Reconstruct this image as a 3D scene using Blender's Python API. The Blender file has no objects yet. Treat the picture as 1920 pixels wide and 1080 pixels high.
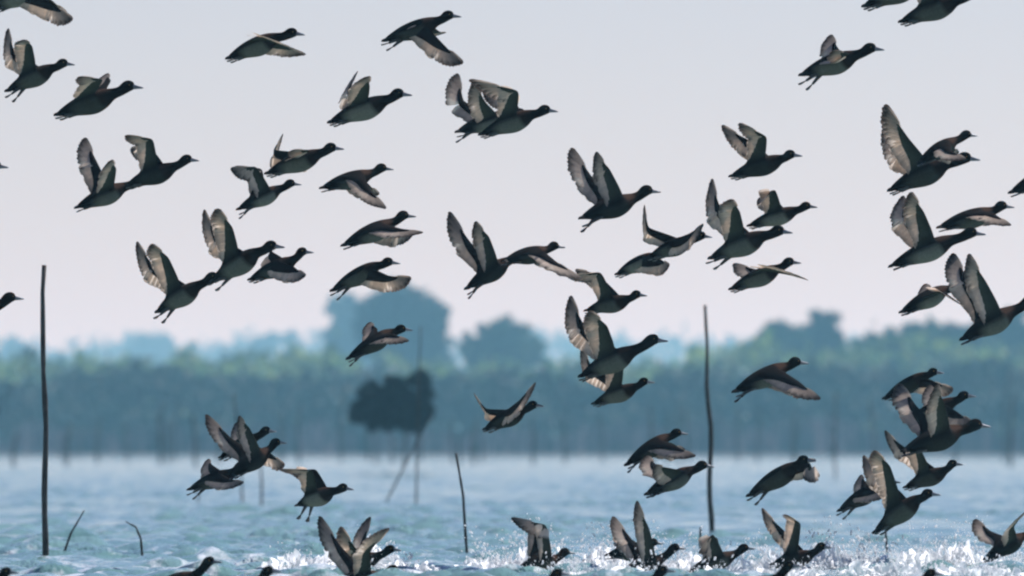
import bpy, math, random
import numpy as np
from mathutils import Vector, Matrix, noise

sc = bpy.context.scene
COL = sc.collection
R = math.radians
rnd = random.Random(11)

# ------------------------------------------------------------------ camera
FPX = 22860.0          # focal length in pixels of the 1920 px wide frame (about 430 mm)
CAMH = 0.630           # lens height above the lake
HOR = 839.0            # row of the true horizon
FOCUS = 60.0
cam_data = bpy.data.cameras.new('camera')
cam = bpy.data.objects.new('camera', cam_data)
COL.objects.link(cam)
cam.location = (0, 0, CAMH)
cam.rotation_euler = (R(90), 0, 0)
cam_data.sensor_width = 36
cam_data.lens = FPX * 36 / 1920
cam_data.shift_y = (HOR - 540) / 1920
cam_data.clip_start = 1
cam_data.clip_end = 20000
cam_data.dof.use_dof = True
cam_data.dof.focus_distance = FOCUS
cam_data.dof.aperture_fstop = 7.0
sc.camera = cam

# ------------------------------------------------------------------ sky, sun, exposure
SUN_EL, SUN_AZ = 46.0, 50.0          # behind the flock, to the right
world = bpy.data.worlds.new('World')
sc.world = world
world.use_nodes = True
sky = world.node_tree.nodes.new('ShaderNodeTexSky')
sky.sky_type = 'NISHITA'
sky.sun_disc = False
sky.sun_elevation = R(SUN_EL)
sky.sun_rotation = R(SUN_AZ)
sky.altitude = 0
sky.air_density = 1.0
sky.dust_density = 0.0
sky.ozone_density = 1.5
bg = world.node_tree.nodes['Background']
bg.inputs[1].default_value = 0.056
tint = world.node_tree.nodes.new('ShaderNodeVectorMath')      # even cool cast of the air, the same in every direction
tint.operation = 'MULTIPLY'
tint.inputs[1].default_value = (1.01, 0.915, 1.17)
world.node_tree.links.new(sky.outputs[0], tint.inputs[0])
world.node_tree.links.new(tint.outputs[0], bg.inputs[0])
sun_data = bpy.data.lights.new('sun', 'SUN')
sun_data.energy = 5.0
sun_data.angle = R(0.5)
sun_data.color = (1.0, 0.95, 0.93)
sun = bpy.data.objects.new('sun', sun_data)
COL.objects.link(sun)
sdir = Vector((math.sin(R(SUN_AZ)) * math.cos(R(SUN_EL)), math.cos(R(SUN_AZ)) * math.cos(R(SUN_EL)), math.sin(R(SUN_EL))))
sun.rotation_euler = sdir.to_track_quat('Z', 'Y').to_euler()
sun.location = sdir * 50

sc.view_settings.view_transform = 'Standard'
sc.view_settings.look = 'None'
sc.view_settings.gamma = 1
sc.view_settings.exposure = 0.46
sc.view_settings.use_curve_mapping = False
cy = sc.cycles
cy.use_denoising = True
cy.max_bounces = 6
cy.diffuse_bounces = 3
cy.glossy_bounces = 3
cy.transmission_bounces = 3
cy.transparent_max_bounces = 6
cy.volume_bounces = 1
cy.filter_width = 2.3
cy.use_adaptive_sampling = False
cy.sample_clamp_indirect = 4.0


# ------------------------------------------------------------------ helpers
def at(px, py, Y):
    return Vector(((px - 960) / FPX * Y, Y, CAMH + (HOR - py) / FPX * Y))


def mesh_obj(name, verts, faces, mat, parent=None, smooth=True, cols=None):
    me = bpy.data.meshes.new(name)
    me.from_pydata([tuple(v) for v in verts], [], faces)
    if mat:
        me.materials.append(mat)
    if smooth:
        me.polygons.foreach_set('use_smooth', [True] * len(me.polygons))
    if cols is not None:
        a = me.color_attributes.new('pigment', 'FLOAT_COLOR', 'POINT')
        buf = np.ones((len(verts), 4), dtype=np.float32)
        buf[:, :3] = np.array(cols, dtype=np.float32)
        a.data.foreach_set('color', buf.ravel())
    me.update()
    o = bpy.data.objects.new(name, me)
    COL.objects.link(o)
    if parent is not None:
        o.parent = parent
    return o


def fast_mesh(name, V, F4, mat, cols=None, smooth=False):
    """numpy verts (n,3) and quads (m,4)."""
    me = bpy.data.meshes.new(name)
    n, m = len(V), len(F4)
    me.vertices.add(n)
    me.vertices.foreach_set('co', np.ascontiguousarray(V, dtype=np.float32).ravel())
    me.loops.add(m * 4)
    me.loops.foreach_set('vertex_index', np.ascontiguousarray(F4, dtype=np.int32).ravel())
    me.polygons.add(m)
    me.polygons.foreach_set('loop_start', np.arange(0, m * 4, 4, dtype=np.int32))
    me.polygons.foreach_set('loop_total', np.full(m, 4, dtype=np.int32))
    me.polygons.foreach_set('use_smooth', np.full(m, smooth, dtype=bool))
    me.materials.append(mat)
    if cols is not None:
        a = me.color_attributes.new('pigment', 'FLOAT_COLOR', 'POINT')
        buf = np.ones((n, 4), dtype=np.float32)
        buf[:, :3] = cols
        a.data.foreach_set('color', buf.ravel())
    me.update(calc_edges=True)
    me.validate()
    o = bpy.data.objects.new(name, me)
    COL.objects.link(o)
    return o


def empty(name, loc, rz=0):
    o = bpy.data.objects.new(name, None)
    COL.objects.link(o)
    o.location = loc
    o.rotation_euler = (0, 0, rz)
    return o


def tag(o, label=None, cat=None, group=None, kind=None):
    if label: o['label'] = label
    if cat: o['category'] = cat
    if group: o['group'] = group
    if kind: o['kind'] = kind
    return o


def new_mat(name):
    m = bpy.data.materials.new(name)
    m.use_nodes = True
    nt = m.node_tree
    return m, nt, nt.nodes, nt.links, nt.nodes['Principled BSDF']


def tube(points, radii, seg=8):
    """tapered tube through points: verts, quads (capped by a closing point at each end)."""
    V, F = [], []
    n = len(points)
    for i, p in enumerate(points):
        a = points[max(i - 1, 0)]
        b = points[min(i + 1, n - 1)]
        t = (b - a).normalized()
        s = t.cross(Vector((0.31, 0.95, 0.05)))
        if s.length < 0.05:
            s = t.cross(Vector((1, 0, 0)))
        s.normalize()
        u = s.cross(t)
        for k in range(seg):
            an = 2 * math.pi * k / seg
            V.append(p + (s * math.cos(an) + u * math.sin(an)) * radii[i])
    for i in range(n - 1):
        for k in range(seg):
            k2 = (k + 1) % seg
            F.append((i * seg + k, i * seg + k2, (i + 1) * seg + k2, (i + 1) * seg + k))
    F.append(tuple(range(seg - 1, -1, -1)))
    F.append(tuple((n - 1) * seg + k for k in range(seg)))
    return V, F


# ------------------------------------------------------------------ materials
def mat_pigment(name, rough=0.6, translucent=0.0, noise_scale=90.0, noise_amt=0.35, spec=0.3):
    m, nt, N, L, p = new_mat(name)
    at_ = N.new('ShaderNodeAttribute'); at_.attribute_name = 'pigment'
    tc = N.new('ShaderNodeTexCoord')
    nz = N.new('ShaderNodeTexNoise'); nz.inputs['Scale'].default_value = noise_scale; nz.inputs['Detail'].default_value = 4
    L.new(tc.outputs['Object'], nz.inputs['Vector'])
    mr = N.new('ShaderNodeMapRange')
    mr.inputs['To Min'].default_value = 1 - noise_amt; mr.inputs['To Max'].default_value = 1 + noise_amt
    L.new(nz.outputs['Fac'], mr.inputs['Value'])
    mx = N.new('ShaderNodeVectorMath'); mx.operation = 'SCALE'
    L.new(at_.outputs['Color'], mx.inputs[0]); L.new(mr.outputs[0], mx.inputs['Scale'])
    L.new(mx.outputs[0], p.inputs['Base Color'])
    p.inputs['Roughness'].default_value = rough
    p.inputs['Specular IOR Level'].default_value = spec
    bp = N.new('ShaderNodeBump'); bp.inputs['Strength'].default_value = 0.25; bp.inputs['Distance'].default_value = 0.004
    L.new(nz.outputs['Fac'], bp.inputs['Height']); L.new(bp.outputs[0], p.inputs['Normal'])
    if translucent > 0:
        tr = N.new('ShaderNodeBsdfTranslucent')
        L.new(mx.outputs[0], tr.inputs['Color'])
        ms = N.new('ShaderNodeMixShader'); ms.inputs[0].default_value = translucent
        L.new(p.outputs[0], ms.inputs[1]); L.new(tr.outputs[0], ms.inputs[2])
        L.new(ms.outputs[0], N['Material Output'].inputs['Surface'])
    return m


M_PLUM = mat_pigment('duck plumage', 0.9, 0.0, 120, 0.4, 0.02)
M_FEATH = mat_pigment('flight feathers', 0.6, 0.45, 60, 0.25, 0.15)
M_LEAF = mat_pigment('foliage', 0.7, 0.22, 0.8, 0.35, 0.2)
M_REED = mat_pigment('dry reeds', 0.7, 0.2, 1.5, 0.3, 0.2)


def mat_plain(name, col, rough=0.6, scale=20.0, amt=0.3, spec=0.3):
    m, nt, N, L, p = new_mat(name)
    tc = N.new('ShaderNodeTexCoord')
    nz = N.new('ShaderNodeTexNoise'); nz.inputs['Scale'].default_value = scale; nz.inputs['Detail'].default_value = 5
    L.new(tc.outputs['Object'], nz.inputs['Vector'])
    cr = N.new('ShaderNodeValToRGB')
    cr.color_ramp.elements[0].position = 0.3; cr.color_ramp.elements[1].position = 0.7
    cr.color_ramp.elements[0].color = [c * (1 - amt) for c in col] + [1]
    cr.color_ramp.elements[1].color = [min(1, c * (1 + amt)) for c in col] + [1]
    L.new(nz.outputs['Fac'], cr.inputs[0]); L.new(cr.outputs[0], p.inputs['Base Color'])
    bp = N.new('ShaderNodeBump'); bp.inputs['Strength'].default_value = 0.3; bp.inputs['Distance'].default_value = 0.01
    L.new(nz.outputs['Fac'], bp.inputs['Height']); L.new(bp.outputs[0], p.inputs['Normal'])
    p.inputs['Roughness'].default_value = rough
    p.inputs['Specular IOR Level'].default_value = spec
    return m


M_BILL = mat_plain('grey bill', (0.16, 0.17, 0.19), 0.35, 60, 0.3)
M_EYE = mat_plain('eye', (0.25, 0.16, 0.05), 0.15, 60, 0.2, 0.5)
M_LEG = mat_plain('dark webbed foot', (0.035, 0.035, 0.035), 0.5, 80, 0.3)
M_WOOD = mat_plain('weathered stake wood', (0.05, 0.042, 0.038), 0.8, 14, 0.5)
M_BARK = mat_plain('bark', (0.06, 0.05, 0.04), 0.9, 3, 0.4)
M_MUD = mat_plain('mud bank', (0.10, 0.085, 0.07), 0.9, 0.4, 0.3)


def mat_water():
    m, nt, N, L, p = new_mat('lake water')
    tc = N.new('ShaderNodeTexCoord')
    mp = N.new('ShaderNodeMapping'); mp.inputs['Scale'].default_value = (1.0, 0.55, 1.0)
    L.new(tc.outputs['Object'], mp.inputs['Vector'])
    n1 = N.new('ShaderNodeTexNoise'); n1.inputs['Scale'].default_value = 3.0; n1.inputs['Detail'].default_value = 5; n1.inputs['Roughness'].default_value = 0.6
    L.new(mp.outputs[0], n1.inputs['Vector'])
    bp = N.new('ShaderNodeBump'); bp.inputs['Strength'].default_value = 0.5; bp.inputs['Distance'].default_value = 0.15
    L.new(n1.outputs['Fac'], bp.inputs['Height']); L.new(bp.outputs[0], p.inputs['Normal'])
    mg = N.new('ShaderNodeMapping'); mg.inputs['Scale'].default_value = (1.1, 0.16, 1.0)      # gusts roughen the surface in patches
    L.new(tc.outputs['Object'], mg.inputs['Vector'])
    ng = N.new('ShaderNodeTexNoise'); ng.inputs['Scale'].default_value = 1.0; ng.inputs['Detail'].default_value = 4
    L.new(mg.outputs[0], ng.inputs['Vector'])
    rg = N.new('ShaderNodeMapRange'); rg.inputs['From Min'].default_value = 0.38; rg.inputs['From Max'].default_value = 0.62
    rg.inputs['To Min'].default_value = 0.15; rg.inputs['To Max'].default_value = 1.0
    L.new(ng.outputs['Fac'], rg.inputs['Value']); L.new(rg.outputs[0], bp.inputs['Strength'])
    n2 = N.new('ShaderNodeTexNoise'); n2.inputs['Scale'].default_value = 0.25; n2.inputs['Detail'].default_value = 3
    L.new(tc.outputs['Object'], n2.inputs['Vector'])
    cr = N.new('ShaderNodeValToRGB')
    cr.color_ramp.elements[0].position = 0.3; cr.color_ramp.elements[1].position = 0.75
    cr.color_ramp.elements[0].color = (0.12, 0.24, 0.235, 1)
    cr.color_ramp.elements[1].color = (0.175, 0.305, 0.295, 1)
    L.new(n2.outputs['Fac'], cr.inputs[0])
    mp3 = N.new('ShaderNodeMapping'); mp3.inputs['Scale'].default_value = (2.2, 0.7, 1.0)
    L.new(tc.outputs['Object'], mp3.inputs['Vector'])
    n3 = N.new('ShaderNodeTexNoise'); n3.inputs['Scale'].default_value = 1.3; n3.inputs['Detail'].default_value = 7; n3.inputs['Roughness'].default_value = 0.65
    L.new(mp3.outputs[0], n3.inputs['Vector'])
    sx = N.new('ShaderNodeSeparateXYZ'); L.new(tc.outputs['Object'], sx.inputs[0])
    g1 = N.new('ShaderNodeMapRange'); g1.inputs['From Min'].default_value = 62; g1.inputs['From Max'].default_value = 95
    g1.inputs['To Min'].default_value = 0.52; g1.inputs['To Max'].default_value = 0.70
    L.new(sx.outputs['Y'], g1.inputs['Value'])
    sb = N.new('ShaderNodeMath'); sb.operation = 'SUBTRACT'
    L.new(n3.outputs['Fac'], sb.inputs[0]); L.new(g1.outputs[0], sb.inputs[1])
    g2 = N.new('ShaderNodeMapRange'); g2.inputs['From Min'].default_value = 0.0; g2.inputs['From Max'].default_value = 0.10
    g2.inputs['To Max'].default_value = 0.8
    L.new(sb.outputs[0], g2.inputs['Value'])
    mxc = N.new('ShaderNodeMix'); mxc.data_type = 'RGBA'
    mxc.inputs[7].default_value = (0.85, 0.88, 0.9, 1)
    L.new(g2.outputs[0], mxc.inputs[0]); L.new(cr.outputs[0], mxc.inputs[6])
    L.new(mxc.outputs[2], p.inputs['Base Color'])
    p.inputs['Roughness'].default_value = 0.07
    p.inputs['IOR'].default_value = 1.33
    return m


M_WATER = mat_water()

# ------------------------------------------------------------------ lake
def wave_height(X, Y, step):
    rs = np.random.RandomState(5)
    Z = np.zeros_like(X)
    gust = np.zeros_like(X)
    for i in range(14):
        lam = rs.uniform(1.5, 9.0); th = rs.uniform(0, 6.28); ph = rs.uniform(0, 6.28)
        gust += np.cos(2 * math.pi / lam * (X * math.cos(th) + 0.35 * Y * math.sin(th)) + ph)
    gust = np.clip(1.0 + 0.24 * gust, 0.3, 1.8)
    n = 60
    for i in range(n):
        lam = 0.24 * (2.0 / 0.24) ** (i / (n - 1.0))
        th = rs.normal(0.0, 0.8) + R(235)
        k = 2 * math.pi / lam
        amp = 0.0046 * lam ** 0.35 * (1.0 if lam < 0.9 else 0.6)
        ph = rs.uniform(0, 6.28)
        fade = np.clip((lam / np.maximum(abs(math.cos(th)) * step[0], abs(math.sin(th)) * step[1]) - 2.0) / 2.5, 0, 1)
        c = np.cos(k * (X * math.cos(th) + Y * math.sin(th)) + ph)
        Z += amp * fade * (gust if lam < 1.0 else 1.0) * (c + 0.25 * np.cos(2 * (k * (X * math.cos(th) + Y * math.sin(th)) + ph)))
    return Z


rows, cols_n = 2300, 270
yy = 30.0 * (902.0 / 30.0) ** (np.linspace(0, 1, rows))
uu = np.linspace(-1, 1, cols_n)
Ygrid = np.repeat(yy[:, None], cols_n, 1)
Xgrid = uu[None, :] * (1.2 + 0.060 * Ygrid)
stepx = ((1.2 + 0.060 * Ygrid) * 2 / cols_n, Ygrid * math.log(902.0 / 30.0) / rows)
Zg = wave_height(Xgrid, Ygrid, stepx)
Vw = np.stack([Xgrid, Ygrid, Zg], -1).reshape(-1, 3)
idx = np.arange(rows * cols_n).reshape(rows, cols_n)
Fw = np.stack([idx[:-1, :-1], idx[:-1, 1:], idx[1:, 1:], idx[1:, :-1]], -1).reshape(-1, 4)
o = fast_mesh('lake_water', Vw, Fw, M_WATER, smooth=True)
tag(o, kind='structure')
s = 3900.0
o = mesh_obj('lake_bed_water', [(-s, -60, -0.16), (s, -60, -0.16), (s, 930, -0.16), (-s, 930, -0.16)], [(0, 1, 2, 3)], M_WATER)
o.name = 'water'
tag(o, kind='structure')

# muddy far shore
nb = 160
V, F = [], []
for i in range(nb + 1):
    x = -3800 + 7600 * i / nb
    j = 1.5 * noise.noise((x * 0.05, 3.1, 0))
    V += [(x, 900 + j, -0.4), (x, 903 + j, 0.12), (x, 940, 0.35), (x, 5600, 0.6)]
for i in range(nb):
    for k in range(3):
        F.append((i * 4 + k, (i + 1) * 4 + k, (i + 1) * 4 + k + 1, i * 4 + k + 1))
tag(mesh_obj('shore', V, F, M_MUD), kind='structure')


# ------------------------------------------------------------------ vegetation
def leaf_cloud(rs, C, size, base, jitter=0.35):
    """one rhombic leaf clump at each centre C (n,3): verts, quads, colours."""
    n = len(C)
    a = rs.normal(size=(n, 3)); a /= np.linalg.norm(a, axis=1)[:, None]
    b = rs.normal(size=(n, 3)); b -= a * (a * b).sum(1)[:, None]; b /= np.linalg.norm(b, axis=1)[:, None]
    sz = size * rs.uniform(0.6, 1.3, n)[:, None]
    V = np.stack([C - a * sz, C - b * sz * 0.5, C + a * sz, C + b * sz * 0.5], 1).reshape(-1, 3)
    Fq = np.arange(4 * n).reshape(n, 4)
    col = np.array(base)[None, :] * rs.uniform(1 - jitter, 1 + jitter, (n, 1)) * np.array([1, 1, 1])[None, :]
    col[:, 0] *= rs.uniform(0.8, 1.25, n)
    return V, Fq, np.repeat(col, 4, 0)


def tree(name, label, blobs, Y, green, seed, ground=None, leaf_px=11.0, dens=1.0, depth=None, trunks=None, group=None, tw_=1.0):
    """blobs: (px, py, rx, ry) clumps of the crown as seen at distance Y."""
    rs = np.random.RandomState(seed)
    k = Y / FPX
    zb = 0.3
    bx = np.mean([b[0] for b in blobs])
    base = at(bx, 0, Y); base.z = zb
    root = empty(name, base)
    Cs = []
    for (px, py, rx, ry) in blobs:
        # each clump is broken in smaller clusters so that the outline is uneven
        c = at(px, py, Y)
        rX, rZ = rx * k, ry * k
        rY = 0.8 * rX if depth is None else depth
        nsub = max(9, int(rx * ry / 70))
        for j in range(nsub):
            d = rs.normal(size=3); d /= np.linalg.norm(d)
            q = rs.uniform(0.2, 1.0) ** 0.6 * 0.88
            cc = np.array([c.x + d[0] * rX * q, c.y + d[1] * rY * q, c.z + d[2] * rZ * q])
            rr = min(rX, rZ) * rs.uniform(0.18, 0.36)
            m = int(18 * dens * rs.uniform(0.6, 1.2))
            g = rs.normal(size=(m, 3)); g /= np.linalg.norm(g, axis=1)[:, None]
            Cs.append(cc + g * rr * rs.uniform(0.3, 1.05, (m, 1)) * np.array([1.15, 1, 0.85]))
    C = np.concatenate(Cs) - np.array(base)
    C = C[C[:, 2] > 0.05]
    V, Fq, col = leaf_cloud(rs, C, leaf_px * k, green)
    cr = fast_mesh('crown', V, Fq, M_LEAF, col)
    cr.parent = root
    top = max(at(b[0], b[1], Y).z for b in blobs)
    H = top - zb
    for tpx in (trunks or [bx]):
        x0 = (tpx - 960) * k - base.x
        pts = [Vector((x0 + 0.04 * H * math.sin(2.2 * u + seed) * u, 0, H * u)) for u in (0, .2, .45, .7, 1.0)]
        Vt, Ft = tube(pts, [0.035 * H * tw_ * r for r in (1.1, .85, .65, .45, .15)], 8)
        off = len(Vt)
        for j, (px, py, rx, ry) in enumerate(blobs):
            e = at(px, py, Y) - base
            e.y += rs.uniform(-.3, .3) * rx * k
            p0 = pts[2].lerp(pts[3], rs.uniform(0, 1))
            v2, f2 = tube([p0, p0.lerp(e, .5) + Vector((0, 0, .05 * H)), e], [0.014 * H * tw_, 0.010 * H * tw_, 0.004 * H * tw_], 6)
            Ft += [tuple(i + len(Vt) for i in f) for f in f2]
            Vt += v2
        mesh_obj('trunk', Vt, Ft, M_BARK, root)
    tag(root, label, 'tree', group)
    return root


def wood_mass(name, label, Y0, Y1, xr, top_fn, leaf, n, green, seed, kind='stuff', mott=1.3):
    rs = np.random.RandomState(seed)
    Yv = rs.uniform(Y0, Y1, n)
    px = rs.uniform(xr[0], xr[1], n)
    k = Yv / FPX
    tops = np.array([top_fn(p, y) for p, y in zip(px, Yv)])
    tops = tops + rs.normal(0, 9, n) * (1 + 0.8 * (rs.uniform(0, 1, n) < 0.15))
    X = (px - 960) * k
    ztop = CAMH + (HOR - tops) * k
    Z = 0.1 + ztop * (1 - rs.uniform(0, 1, n) ** 1.6)
    C = np.stack([X, Yv, Z], 1)
    V, Fq, col = leaf_cloud(rs, C, leaf, green, 0.4)
    kx = FPX / (0.5 * (Y0 + Y1))
    pt = np.array([1.0 + mott * (noise.noise((x * kx * 0.014, z_ * kx * 0.03, 5.0)) + 0.6 * noise.noise((x * kx * 0.04, z_ * kx * 0.07, 9.0))) for x, z_ in zip(C[:, 0], C[:, 2])])
    col *= np.repeat(np.clip(pt, 0.15, 3.0), 4)[:, None]
    ob = fast_mesh(name, V, Fq, M_LEAF, col)
    tag(ob, label, 'trees' if kind == 'stuff' else 'tree', kind=kind)
    return ob


def fbm(x, y, s):
    return noise.noise((x * s, y, 0.3)) + 0.5 * noise.noise((x * s * 2.3, y + 5, 1.3)) + 0.3 * noise.noise((x * s * 5.1, y + 9, 2.3))


# the pale wood on the horizon, the green wood before it and the low thicket behind the shore
def far_top(p, y):
    return 648 - 24 * fbm(p, 1.7, 0.008) + (12 if p < 230 else 0)


def mid_top(p, y):
    base = 684 if p < 640 else (696 if p < 1290 else 660)
    return base - 26 * fbm(p, 0.004 * y, 0.013) - 20 * fbm(p, 8.3, 0.004)


def belt_top(p, y):
    base = 722 if p < 620 else (726 if p < 1250 else 712)
    return base - 24 * fbm(p, 0.012 * y, 0.011) - 22 * fbm(p, 3.3, 0.0035)


wood_mass('far_woodland', 'pale blue far wood along the horizon', 4100, 4400, (-900, 2820), far_top, 1.9, 26000, (0.03, 0.05, 0.025), 3)
wood_mass('green_woodland', 'hazy green wood behind the thicket', 1180, 1300, (-1200, 3120), mid_top, 0.6, 36000, (0.11, 0.18, 0.03), 5)
wood_mass('shore_thicket', 'low hazy blue-green thicket running along the far shore', 935, 990, (-1200, 3120), belt_top, 0.5, 42000, (0.012, 0.024, 0.018), 4)

G1, G2 = (0.014, 0.03, 0.016), (0.035, 0.075, 0.025)
TREES = [
    ('broad_tree', 'tall broad domed tree above the thicket, the tallest of the wood', [(748, 615, 86, 82), (772, 590, 66, 60), (745, 572, 52, 44), (805, 620, 42, 58), (740, 640, 74, 48), (790, 662, 62, 48)], 1450, G1, 21),
    ('broad_tree', 'paler tree adjoining the left side of the tallest domed tree', [(660, 600, 50, 52), (648, 640, 46, 48), (700, 590, 40, 46), (690, 650, 50, 44)], 2100, G1, 22),
    ('round_tree', 'rounded green tree standing right of the tallest domed tree', [(935, 625, 43, 36), (905, 648, 43, 36), (972, 643, 46, 41), (940, 671, 85, 39), (998, 663, 31, 34)], 1330, G2, 23),
    ('round_tree', 'squared blue-green tree with high crown right of the tall leaning stake', [(1545, 625, 43, 43), (1520, 653, 51, 43), (1565, 658, 48, 39)], 1280, G1, 24),
    ('round_tree', 'flat-topped green tree between the right stake and the squared tree', [(1436, 641, 32, 41), (1472, 635, 46, 39), (1455, 668, 61, 39), (1494, 658, 39, 41)], 1270, G2, 25),
    ('round_tree', 'low tree just right of the squared high tree', [(1625, 658, 39, 36), (1660, 651, 39, 43), (1645, 683, 53, 32)], 1230, G2, 26),
    ('round_tree', 'green tree below the duck with pink down-pointing wing at right', [(1705, 648, 43, 43), (1738, 641, 41, 43), (1720, 678, 61, 36)], 1220, G2, 27),
    ('round_tree', 'blue-green tree at right behind the steeply climbing duck', [(1780, 648, 43, 43), (1815, 639, 41, 46), (1800, 681, 58, 36)], 1225, G1, 28),
    ('round_tree', 'rightmost tree of the wood, at the picture edge', [(1865, 633, 46, 46), (1905, 625, 46, 48), (1885, 673, 73, 43)], 1235, G2, 29),
    ('distant_tree', 'wide pale distant tree rising above the left thicket', [(275, 648, 36, 22), (305, 650, 32, 22), (285, 665, 48, 22)], 3700, G1, 30),
    ('distant_tree', 'small pale distant tree left of the broad tree, wider of the pair', [(498, 644, 22, 24), (490, 662, 26, 22)], 3400, G1, 31),
    ('distant_tree', 'narrow pale distant tree directly left of the broad tree', [(546, 640, 16, 22), (550, 662, 20, 22)], 3400, G1, 32),
    ('distant_tree', 'pale distant tree at the left picture edge behind the tall stake', [(30, 655, 30, 18), (20, 668, 36, 20)], 3700, G1, 33),
]
for nm, lb, bl, Y, g, sd in TREES:
    tree(nm, lb, bl, Y, g, sd, dens=1.5)

# the dark bush over the water in front of the thicket
tree('dark_bush', 'dark rounded bush in front of the thicket, left of centre',
     [(702, 738, 30, 24), (735, 732, 34, 24), (786, 717, 20, 24), (802, 752, 18, 26), (676, 764, 14, 20), (760, 748, 36, 26), (725, 750, 40, 22), (775, 768, 34, 22), (690, 758, 28, 26), (720, 772, 40, 16), (745, 778, 44, 14), (700, 782, 30, 10), (790, 780, 26, 12), (670, 776, 12, 14), (705, 795, 34, 12), (760, 794, 50, 13)], 300, (0.003, 0.006, 0.007), 41, leaf_px=10, dens=6.0, trunks=[690, 790], tw_=0.35)

# grey reeds at the waterline
rs = np.random.RandomState(8)
n = 18000
px = rs.uniform(-1200, 3120, n)
Yv = rs.uniform(905, 932, n)
k = Yv / FPX
h = (rs.uniform(0.25, 1.0, n) * (60 + 40 * np.array([fbm(p, 4.4, 0.014) for p in px]))) * k
X = (px - 960) * k
lean = rs.normal(0, 0.12, n) * h
w = 0.04 + 0.06 * rs.uniform(0, 1, n)
z0 = 0.05
V = np.stack([np.stack([X - w, Yv, np.full(n, z0)], 1), np.stack([X + w, Yv + 0.02, np.full(n, z0)], 1),
              np.stack([X + lean + w * .3, Yv, h], 1), np.stack([X + lean - w * .3, Yv, h], 1)], 1).reshape(-1, 3)
base = np.where(rs.uniform(0, 1, (n, 1)) < 0.5, np.array([[0.11, 0.085, 0.095]]), np.array([[0.02, 0.025, 0.025]]))
clump = np.array([max(0.25, 1.2 + 1.6 * fbm(p, 7.7, 0.02)) for p in px])[:, None]
colr = np.repeat(base * clump * rs.uniform(0.6, 1.3, (n, 1)), 4, 0)
tag(fast_mesh('reeds', V, np.arange(4 * n).reshape(n, 4), M_REED, colr), 'grey dry reeds along the far waterline', 'reeds', kind='stuff')

# ------------------------------------------------------------------ haze over the lake
hz = bpy.data.meshes.new('haze')
x0, x1, y0, y1, z0, z1 = -4000, 4000, -80, 5800, -1.4, 48
hv = [(x, y, z) for x in (x0, x1) for y in (y0, y1) for z in (z0, z1)]
hz.from_pydata(hv, [], [(0, 1, 3, 2), (4, 6, 7, 5), (0, 4, 5, 1), (2, 3, 7, 6), (0, 2, 6, 4), (1, 5, 7, 3)])
hm = bpy.data.materials.new('haze'); hm.use_nodes = True
hn = hm.node_tree
hn.nodes.remove(hn.nodes['Principled BSDF'])
pv = hn.nodes.new('ShaderNodeVolumePrincipled')
pv.inputs['Color'].default_value = (0.34, 0.75, 1.0, 1)
pv.inputs['Absorption Color'].default_value = (1, 1, 1, 1)
pv.inputs['Density'].default_value = 0.00026
pv.inputs['Anisotropy'].default_value = 0.3
hn.links.new(pv.outputs[0], hn.nodes['Material Output'].inputs['Volume'])
hz.materials.append(hm)
ho = bpy.data.objects.new('haze', hz)
COL.objects.link(ho)
tag(ho, 'thin blue haze over the lake', 'haze', kind='stuff')


# ------------------------------------------------------------------ stakes and reeds in the water
def stake(name, label, pts, Y, w, group=None, taper=0.6):
    """pts: pixels from the foot to the top; foot goes below the water."""
    P = [at(x, y, Y) for x, y in pts]
    base = P[0].copy()
    root_z = 0.0
    d = (P[0] - P[1]).normalized()
    foot = P[0] + d * (0.35 + max(0, P[0].z))
    P = [foot] + P
    # extra points so that the pole is not ruler straight
    Q = []
    for i in range(len(P) - 1):
        for j in range(6):
            q = P[i].lerp(P[i + 1], j / 6)
            q = q + Vector((noise.noise((q.z * 3, Y, 1.7)), noise.noise((q.z * 3, Y, 7.7)), 0)) * w * 0.35
            Q.append(q)
    Q.append(P[-1])
    loc = Vector((base.x, base.y, 0))
    Q = [q - loc for q in Q]
    nq = len(Q)
    rr = [0.5 * w * (1 - (1 - taper) * i / (nq - 1)) * (1 + 0.30 * noise.noise((i * 0.9, Y, 3))) for i in range(nq)]
    V, F = tube(Q, rr, 10)
    o = mesh_obj(name, V, F, M_WOOD)
    o.location = loc
    tag(o, label, 'stake' if 'stake' in name else 'reed', group)
    return o


def wl(py):
    return CAMH * FPX / (py - HOR)


stake('wooden_stake', 'thick upright dark stake at the far left', [(85, 1050), (83, 800), (83, 497)], wl(1050), 0.044)
stake('wooden_stake', 'tall tapering stake right of centre passing behind the lower ducks', [(1333, 1005), (1331, 800), (1322, 572)], wl(1005), 0.052, taper=0.45)
stake('wooden_stake', 'short slightly leaning stick in the water left of centre', [(877, 1042), (868, 930), (855, 850)], wl(1042), 0.022)
stake('bent_reed', 'leaning reed stem right beside the thick left stake', [(116, 1046), (132, 1000), (158, 957)], wl(1046), 0.021, taper=.35)
stake('bent_reed', 'hooked reed stem, its top bent over to the left', [(267, 1049), (264, 1010), (255, 988), (236, 978)], wl(1049), 0.021, taper=.3)
stake('wooden_stake', 'thin tall upright stick beside the slanted one, left of centre', [(781, 946), (783, 800), (788, 612)], wl(946), 0.030, taper=.5)
stake('wooden_stake', 'slanted thin stick leaning right, beside an upright stick', [(720, 948), (765, 860), (812, 775)], wl(948), 0.030, taper=.5)
stake('wooden_stake', 'upright stick below the left clump of ducks, left of two', [(455, 945), (453, 880), (438, 738)], wl(945), 0.030)
stake('wooden_stake', 'upright stick below the left clump of ducks, right of two', [(490, 948), (490, 900), (488, 850)], wl(948), 0.034)
stake('wooden_stake', 'short stick below the feet of the leftmost low duck', [(372, 945), (372, 915)], wl(945), 0.026)
stake('wooden_stake', 'faint far upright stick right of the low brown duck', [(1566, 898), (1565, 820), (1568, 735)], wl(898), 0.05)
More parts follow.
